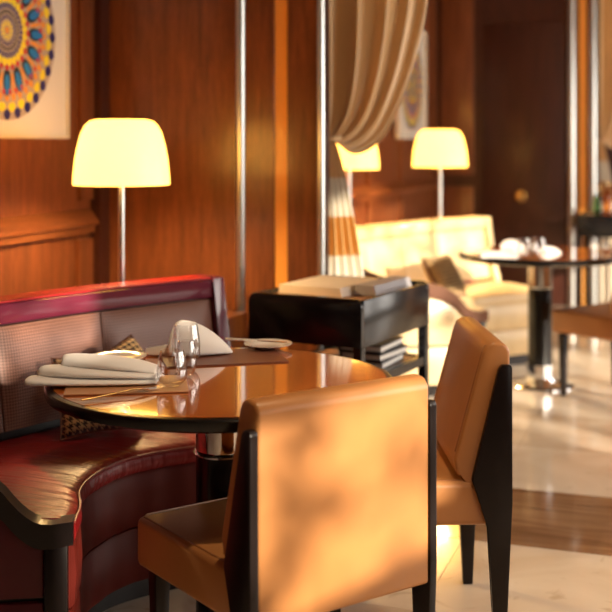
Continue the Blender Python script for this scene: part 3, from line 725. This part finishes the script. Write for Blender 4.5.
# ------------------------------------------------------------------ curtains tied back to the pillars
def make_curtain():
    t = empty('curtain', (u_at(325, PV)-0.070, PV+0.13, 0))
    D = Vector((0.80, 0.60, 0)); Nn = Vector((0.60, -0.80, 0))          # along the curtain / towards the viewer
    K = 0.00470
    def Z(py): return CAM_H-(py-HORIZON)*K
    NS, NR = 90, 44
    right = catmull([(438, -260, 0), (432, -120, 0), (426, 0, 0), (414, 62, 0), (398, 108, 0), (378, 141, 0), (352, 153, 0), (331, 139, 0)], NR)
    left = catmull([(324, -260, 0), (324, -120, 0), (324, -10, 0), (324, 40, 0), (324, 80, 0), (324, 108, 0), (325, 126, 0), (327, 139, 0)], NR)
    bm = bmesh.new(); grid = []
    for j in range(NR+1):
        row = []; tj = j/NR
        for i in range(NS+1):
            s = i/NS
            px = left[j].x+(right[j].x-left[j].x)*s; py = left[j].y+(right[j].y-left[j].y)*(s**1.25)
            width = max(4.0, right[j].x-left[j].x)
            amp = 0.036*min(1.0, width/90)*(0.75+0.25*math.sin(3*s+1))
            ph = 2*PI*(4.2*s + 0.16*math.sin(3.2*tj+5*s))
            dep = amp*math.sin(ph) + 0.05*math.sin(PI*s)*math.sin(PI*min(1, tj*1.0))**2 + 0.008*math.sin(2.3*ph+2*tj)
            pull = 0.06*(tj**3)
            row.append(bm.verts.new(D*((px-322)*K + 0.006*math.cos(ph)*min(1, width/60)) + Nn*(dep+pull*0.4+0.04) + Vector((0, 0, Z(py)))))
        grid.append(row)
    for a, b in zip(grid, grid[1:]):
        for i in range(NS): bm.faces.new((a[i], a[i+1], b[i+1], b[i]))
    sw = finish(bm, 'swag', 'silk', t, smooth=180)
    md = sw.modifiers.new('thick', 'SOLIDIFY'); md.thickness = 0.003
    # tail below the tie, pale bands paint sun patches on the gold silk
    bm = bmesh.new(); grid = []; NR2 = 40
    for j in range(NR2+1):
        tj = j/NR2; z = Z(139)*(1-tj)+0.02*tj; row = []
        w1 = 8 + 34*min(1, tj*1.9)**0.75
        for i in range(57):
            s = i/56; px = 325 + s*w1
            ph = 2*PI*4.5*s+0.5*math.sin(5*tj)
            dep = 0.022*min(1, tj*3+0.15)*math.sin(ph)
            row.append(bm.verts.new(D*((px-322)*K) + Nn*(dep+0.05) + Vector((0, 0, z))))
        grid.append(row)
    for j, (a, b) in enumerate(zip(grid, grid[1:])):
        py = HORIZON-(grid[j][0].co.z-CAM_H)/K
        mi = 0 if py < 168 else (2 if py < 205 else (1 if py < 243 else 2))
        for i in range(56):
            f = bm.faces.new((a[i], a[i+1], b[i+1], b[i])); f.material_index = mi
    tl = finish(bm, 'tail', ['silk', 'silk_gold', 'silk_sunlit'], t, smooth=180)
    md = tl.modifiers.new('thick', 'SOLIDIFY'); md.thickness = 0.003
    pts = [D*((329-322)*K+0.045*math.cos(a)) + Nn*(0.05+0.045*math.sin(a)) + Vector((0, 0, Z(139)+0.006*math.cos(a))) for a in [2*PI*k/20 for k in range(20)]]
    tube('tieback', pts, 0.010, 'silk', t, 8, closed=True)
    tube('curtain_rod', [D*(-0.01)+Nn*0.05+Vector((0, 0, 2.97)), D*0.75+Nn*0.05+Vector((0, 0, 2.97))], 0.014, 'steel', t, 12)
    return t
cu1 = make_curtain(); tag(cu1, 'champagne silk curtain tied back beside the copper-striped pillar', 'curtain', 'tied silk curtains')
cu2 = copy_tree(cu1); cu2.location = (u_at(597, PV2)-0.04, PV2+0.13, 0)
tag(cu2, 'pale silk curtain cut off by the right edge above the distant sideboard', 'curtain', 'tied silk curtains')

# ------------------------------------------------------------------ table setting on the near table
TZ = 0.7408
def on_table(px, py, z=TZ): return at_z(px, py, z)
def placemat(px, py, sx, sy, deg, mat, label):
    u, v = on_table(px, py); t = empty('placemat', (u, v, TZ+0.0003), YAW+math.radians(deg)); tag(t, label, 'placemat', 'leather placemats')
    box('leather_top', (-sx/2, -sy/2, 0.0012), (sx/2, sy/2, 0.004), mat, t, 0.001, 1)
    box('backing', (-sx/2+0.001, -sy/2+0.001, 0), (sx/2-0.001, sy/2-0.001, 0.0012), 'mat_brown', t)
    return t
placemat(127, 386, 0.30, 0.20, 8, 'mat_tan', 'tan leather placemat under the long folded napkin')
placemat(222, 358, 0.34, 0.22, 14, 'mat_brown', 'dark brown leather placemat under the cone-folded napkin')

def cloth_roll(name, pts, widths, heights, parent, mat='linen', ridge=0.25, nseg=22, base=0.0):
    """soft folded cloth: flat underneath, rounded and ridged on top, along a path of points"""
    P = catmull([(x, y, 0) for x, y in pts], nseg); Wd = catmull([(w_, h, 0) for w_, h in zip(widths, heights)], nseg)
    secs = []
    for i, p in enumerate(P):
        a, b = P[max(0, i-1)], P[min(nseg, i+1)]; d = (b-a).normalized(); s = Vector((-d.y, d.x, 0))
        w_, h = Wd[i].x, Wd[i].y; loop = []
        for k in range(20):
            q = k/19; y = (q-0.5)*w_
            e = math.sin(PI*q)**0.45
            z = h*e*(1-ridge*(0.5+0.5*math.sin(2*PI*2.0*q+0.8+i*0.05))*0.8)
            loop.append(p+s*y+Vector((0, 0, base+max(0.0012, z))))
        loop += [p+s*w_*0.5+Vector((0, 0, base)), p+s*(-w_*0.5)+Vector((0, 0, base))]
        secs.append(loop)
    return sections(name, secs, mat, parent, smooth=70)
u, v = on_table(102, 384); nz = TZ+0.0048
t = empty('napkin', (u, v, nz), YAW); tag(t, 'long folded white linen napkin overhanging the left edge of the near table', 'napkin', 'white linen napkins')
def cloth_layer(name, st, parent, crown=0.0):
    """one folded layer: stations of (x, y, width, z of the underside, thickness)"""
    n = 28; P = catmull([q[:3] for q in st], n); Q = catmull([(q[3], q[4], 0) for q in st], n); secs = []
    for p, q in zip(P, Q):
        loop = []
        for k in range(24):
            a = 2*PI*k/24; ca, sa = math.cos(a), math.sin(a)
            y = abs(ca)**0.55*(1 if ca > 0 else -1)*p.z/2; z = abs(sa)**0.8*(1 if sa > 0 else -1)*q.y/2
            hump = crown*(1-(2*y/max(p.z, 1e-4))**2)*(1 if sa > 0 else 0.0)
            loop.append((p.x, p.y+y, max(0.0002, q.x+q.y/2+z+hump)))
        secs.append(loop)
    return sections(name, secs, 'linen', parent, smooth=60)
cloth_layer('bottom_fold', [(-0.185, -0.030, 0.030, 0.004, 0.010), (-0.172, -0.026, 0.075, 0.001, 0.018), (-0.10, -0.005, 0.13, 0.0, 0.017), (0.0, 0.012, 0.155, 0.0, 0.016), (0.09, 0.020, 0.15, 0.0, 0.014), (0.140, 0.024, 0.12, 0.0, 0.010)], t)
cloth_layer('middle_fold', [(-0.165, 0.012, 0.020, 0.016, 0.010), (-0.150, 0.012, 0.055, 0.014, 0.022), (-0.09, 0.014, 0.11, 0.016, 0.020), (0.0, 0.020, 0.14, 0.0155, 0.018), (0.09, 0.026, 0.135, 0.0135, 0.014), (0.137, 0.028, 0.10, 0.010, 0.010)], t, 0.003)
cloth_layer('top_fold', [(-0.110, 0.040, 0.020, 0.034, 0.008), (-0.098, 0.038, 0.055, 0.034, 0.022), (-0.04, 0.032, 0.095, 0.034, 0.022), (0.03, 0.030, 0.115, 0.032, 0.018), (0.09, 0.032, 0.11, 0.026, 0.014), (0.133, 0.034, 0.08, 0.019, 0.009)], t, 0.008)
# cone-folded napkin
u, v = on_table(204, 355); t = empty('napkin', (u, v, nz), YAW+math.radians(-4)); tag(t, 'white linen napkin folded into a cone on the dark brown placemat', 'napkin', 'white linen napkins')
def cone_sheet(name, L, R, parent, x0, dx_mouth, a0, a1, thick=0.003, dz=0.0):
    bm = bmesh.new(); rows = []
    for i in range(21):
        q = i/20; r = R*(math.sin(PI/2*q)**0.85 if q > 0 else 0.0)+0.002; row = []
        for k in range(33):
            a = a0+(a1-a0)*k/32
            row.append(bm.verts.new((x0-L*q-dx_mouth*q*max(0, -math.cos(a*1.0)), r*0.95*math.cos(a), dz+0.003+r*1.05*(max(0.0, math.sin(a))**0.8))))
        rows.append(row)
    for a, b in zip(rows, rows[1:]):
        for k in range(32): bm.faces.new((a[k], a[k+1], b[k+1], b[k]))
    o = finish(bm, name, 'linen', parent, smooth=180); md = o.modifiers.new('thick', 'SOLIDIFY'); md.thickness = thick; md.offset = 1.0
    return o
cone_sheet('outer_cone', 0.150, 0.082, t, 0.080, 0.02, 0.02, PI-0.02)
cone_sheet('inner_cone', 0.125, 0.062, t, 0.050, -0.03, 0.02, PI-0.02)
cloth_roll('loose_fold', [(-0.165, -0.015), (-0.12, -0.012), (-0.07, -0.005), (-0.03, 0.0)], [0.03, 0.05, 0.06, 0.05], [0.018, 0.026, 0.03, 0.028], t, ridge=0.5, nseg=12)

# glasses
def glass_profile(h, rb, rm, rt, th=0.0013):
    out = [(0.0, 0.0), (rb*0.7, 0.0), (rb, 0.003)]
    pts = catmull([(rb, 0.003, 0), (rm*0.93, h*0.20, 0), (rm, h*0.42, 0), (rm*0.95, h*0.66, 0), (rt, h, 0)], 14)
    out += [(p.x, p.y) for p in pts[1:]]
    inn = [(max(0, p.x-th), max(0.007, p.y)) for p in pts[::-1]]
    inn[0] = (pts[-1].x-th, h+0.0004)
    return out + inn[:-2] + [(rb*0.5, 0.008), (0.0, 0.007)]
def drink_glass(px, py, h, rb, rm, rt, label, z=TZ):
    u, v = on_table(px, py, z); o = lathe('tumbler', glass_profile(h, rb, rm, rt), 'glass', None, (u, v, z+(0.0046 if px < 300 else 0.0006)), 36, 60)
    return tag(o, label, 'glass', 'clear stemless glasses')
drink_glass(172, 388, 0.088, 0.020, 0.038, 0.030, 'clear stemless wine glass nearest the front of the near table')
drink_glass(186, 377, 0.090, 0.018, 0.028, 0.022, 'slim clear glass between the other two glasses on the near table')
drink_glass(186, 367, 0.112, 0.020, 0.039, 0.031, 'tall clear stemless glass in front of the cone-folded napkin')

# plates
def plate(px, py, R, label, z=TZ):
    u, v = on_table(px, py, z); t = empty('side_plate', (u, v, z+0.0046)); tag(t, label, 'plate', 'white side plates')
    lathe('plate', [(0.0, 0.0), (R*0.55, 0.0), (R*0.62, 0.003), (R*0.98, 0.011), (R, 0.0135), (R*0.97, 0.0140), (R*0.64, 0.0065), (R*0.58, 0.004), (0.0, 0.004)], 'porcelain', t, n=56)
    return t
p2 = plate(268, 349, 0.072, 'small white side plate at the right end of the dark placemat')
u, v = on_table(268, 349); 
def knife(u, v, z, rz, label, mat='porcelain'):
    t = empty('butter_knife', (u, v, z), rz); tag(t, label, 'knife')
    o = sections('handle', [[(x, wd*math.cos(a), 0.004+0.0038*math.sin(a)) for a in [2*PI*k/10 for k in range(10)]] for x, wd in ((-0.10, 0.003), (-0.098, 0.006), (-0.06, 0.0065), (-0.02, 0.0055), (0.0, 0.004))], mat, t)
    o = sections('blade', [[(x, wd*math.cos(a), 0.004+0.0012*math.sin(a)) for a in [2*PI*k/10 for k in range(10)]] for x, wd in ((0.0, 0.004), (0.02, 0.008), (0.06, 0.0095), (0.085, 0.007), (0.095, 0.002))], 'chrome', t)
    return t
knife(u-0.035, v+0.0, TZ+0.0188, YAW+math.radians(-18), 'white-handled butter knife resting on the right-hand side plate')
plate(118, 362, 0.080, 'white side plate behind the long folded napkin')
def fork(u, v, z, rz, label):
    t = empty('fork', (u, v, z), rz); tag(t, label, 'fork')
    sections('handle', [[(x, wd*math.cos(a), 0.002+zz+0.0014*math.sin(a)) for a in [2*PI*k/8 for k in range(8)]] for x, wd, zz in ((-0.12, 0.004, 0.0), (-0.10, 0.008, 0.0), (-0.03, 0.004, 0.003), (0.02, 0.003, 0.006), (0.045, 0.010, 0.004), (0.06, 0.011, 0.002))], 'chrome', t)
    for k in range(4):
        y = (k-1.5)*0.0058; tube('tine', [(0.058, y, 0.004), (0.08, y, 0.002), (0.10, y, 0.005)], [0.0016, 0.0015, 0.0008], 'chrome', t, 6)
u, v = on_table(126, 396); fork(u, v, TZ+0.005, YAW+math.radians(40), 'steel fork on the tan placemat in front of the long napkin')
# ------------------------------------------------------------------ cushions on the banquettes
def cushion(loc, S, tilt, rz, roll, label, mat='hound', depth=0.11):
    n = 18; bm = bmesh.new(); lay = bm.loops.layers.uv.new('UVMap')
    def pt(i, j, side):
        a, b = i/n*2-1, j/n*2-1
        pin = 1-0.10*(1-abs(a)**2.2)*abs(b)**3; pin2 = 1-0.10*(1-abs(b)**2.2)*abs(a)**3
        h = depth/2*((1-a**4)*(1-b**4))**0.55
        return (a*S/2*pin2, b*S/2*pin, side*(h+0.0))
    for side in (1, -1):
        g = [[bm.verts.new(pt(i, j, side)) for j in range(n+1)] for i in range(n+1)]
        for i in range(n):
            for j in range(n):
                f = bm.faces.new((g[i][j], g[i+1][j], g[i+1][j+1], g[i][j+1]))
                for lp, (a, b) in zip(f.loops, ((i, j), (i+1, j), (i+1, j+1), (i, j+1))): lp[lay].uv = (a/n*S, b/n*S)
    bmesh.ops.remove_doubles(bm, verts=bm.verts, dist=0.0002)
    t = empty('cushion', loc, 0); tag(t, label, 'cushion', 'patterned cushions')
    o = finish(bm, 'cover', mat, t, smooth=70)
    R_ = Matrix.Rotation(rz, 4, 'Z') @ Matrix.Rotation(PI/2-tilt, 4, 'X') @ Matrix.Rotation(roll, 4, 'Z')
    o.matrix_basis = R_
    vz = min((R_ @ v_.co).z for v_ in o.data.vertices)
    o.location.z = -vz+0.004
    pp = []
    for e in range(4):
        for k in range(6):
            q = k/6*2-1; a, b = [(q, -1), (1, q), (-q, 1), (-1, -q)][e]
            pin = 1-0.10*(1-abs(a)**2.2)*abs(b)**3; pin2 = 1-0.10*(1-abs(b)**2.2)*abs(a)**3
            pp.append((a*S/2*pin2, b*S/2*pin, 0))
    w_ = tube('welt', pp, 0.004, 'mat_brown' if mat == 'hound' else mat, o, 6, closed=True)
    return t
SZ = 0.461
cushion((*room(-0.640, 3.49), SZ), 0.25, math.radians(26), YAW+math.radians(20), math.radians(3), 'houndstooth cushion leaning low behind the left edge of the near table')
cushion((*room(-0.585, 3.68), SZ), 0.24, math.radians(38), YAW+math.radians(34), math.radians(22), 'houndstooth cushion against the woven back behind the side plate')
cushion((*room(0.79, 6.52), SZ), 0.27, math.radians(30), YAW+math.radians(50), 0, 'brown patterned cushion on the cream banquette left of the far table')

# ------------------------------------------------------------------ far table setting
def far(px, py): return at_z(px, py, TZ)
def far_napkin(px, py, L, Wd, h, deg, label):
    u, v = far(px, py); t = empty('napkin', (u, v, TZ+0.0004), YAW+math.radians(deg)); tag(t, label, 'napkin', 'white linen napkins')
    cloth_roll('lower_fold', [(-L/2, 0), (-L/5, 0.006), (L/5, -0.004), (L/2, 0.0)], [Wd*0.7, Wd, Wd, Wd*0.6], [h*0.5, h*0.7, h*0.6, h*0.4], t, nseg=12)
    cloth_roll('upper_fold', [(-L*0.4, 0.01), (-L/8, 0.012), (L/6, 0.01), (L*0.4, 0.0)], [Wd*0.4, Wd*0.6, Wd*0.6, Wd*0.4], [h*0.4, h*0.6, h*0.5, h*0.2], t, base=h*0.35, nseg=12)
far_napkin(497, 257, 0.20, 0.12, 0.035, 6, 'white napkin lying at the left of the far round table')
far_napkin(549, 253, 0.12, 0.08, 0.04, 0, 'white napkin at the right of the glasses on the far round table')
far_napkin(513, 249, 0.14, 0.07, 0.06, -15, 'upright folded white napkin behind the glasses on the far table')
for px, py, h, lab in ((524, 257, 0.10, 'leftmost clear glass on the far round table'), (532, 259, 0.085, 'middle clear glass on the far round table'), (539, 256, 0.10, 'rightmost clear glass on the far round table')):
    drink_glass(px, py, h, 0.020, 0.038, 0.030, lab)
# bottles and jars on the distant sideboard
BX, BY = sb2.location.x, sb2.location.y
def bottle(dx, dy, h, r, mat, label, z=SBT):
    t = empty('bottle', (BX+dx, BY+dy, z)); tag(t, label, 'bottle', 'bottles on the distant sideboard')
    lathe('body', [(0, 0), (r, 0), (r, h*0.58), (r*0.85, h*0.66), (r*0.35, h*0.76), (r*0.33, h*0.93), (0, h*0.93)], mat, t, n=24)
    lathe('stopper', [(0, h*0.93), (r*0.42, h*0.93), (r*0.42, h), (0, h)], 'brass', t, n=16)
bottle(-0.02, -0.10, 0.26, 0.034, 'amber_glass', 'amber bottle on the distant sideboard below the curtain')
bottle(0.08, -0.12, 0.20, 0.036, 'red_label', 'short red bottle on the distant sideboard')
bottle(-0.10, 0.02, 0.22, 0.032, 'green_glass', 'green bottle on the distant sideboard near the pillar')
for k, dx in enumerate((-0.12, -0.04, 0.05, 0.13)):
    o = lathe('cup', [(0, 0), (0.026, 0), (0.036, 0.07), (0.033, 0.07), (0.024, 0.006), (0, 0.006)], 'porcelain', None, (BX+dx, BY-0.16, 0.503), 24)
    tag(o, 'white cup on the lower shelf of the distant sideboard, %s from the pillar' % ('first', 'second', 'third', 'fourth')[k], 'cup', 'white cups on the distant sideboard')

# ------------------------------------------------------------------ unseen foliage added outside the windows to dapple the sun
def gobo(u, v, h, rad, n, label, seed):
    rnd = random.Random(seed); t = empty('gobo', (u, v, 0)); tag(t, label, 'gobo', 'foliage added outside the windows to dapple the sun')
    tube('trunk', [(0, -1.15, -0.3), (0.03, -1.1, h*0.35), (0, -0.75, h*0.72)], [0.09, 0.07, 0.04], 'bark', t, 10)
    vs, fs = [], []
    for _ in range(n):
        while True:
            p = Vector((rnd.uniform(-1, 1), rnd.uniform(-1, 1), rnd.uniform(-1, 1)))
            if p.length < 1: break
        p = Vector((p.x*rad*0.5, p.y*rad, h*0.72+p.z*rad*0.8)); s = rnd.uniform(0.05, 0.11)
        a = Vector((rnd.gauss(0, 1), rnd.gauss(0, 1), rnd.gauss(0, 1))).normalized(); b = a.cross(Vector((rnd.gauss(0, 1), rnd.gauss(0, 1), 1))).normalized()
        k = len(vs); vs += [p-a*s, p+b*s*0.5, p+a*s, p-b*s*0.5]; fs.append((k, k+1, k+2, k+3))
    me = bpy.data.meshes.new('foliage'); me.from_pydata([tuple(q) for q in vs], [], fs)
    o = link('foliage', me, 'leaf', t); o['kind'] = 'stuff'
gobo(6.6, -2.6, 4.6, 1.5, 520, 'added leafy tree outside the near window', 3)
gobo(6.8, 1.6, 4.6, 1.7, 520, 'added leafy tree outside the middle window', 5)
struct(box('ground', (WX+0.2, V0-6, -0.6), (WX+12, V1, -0.1), 'screed'), 'pavement outside the windows', 'ground')
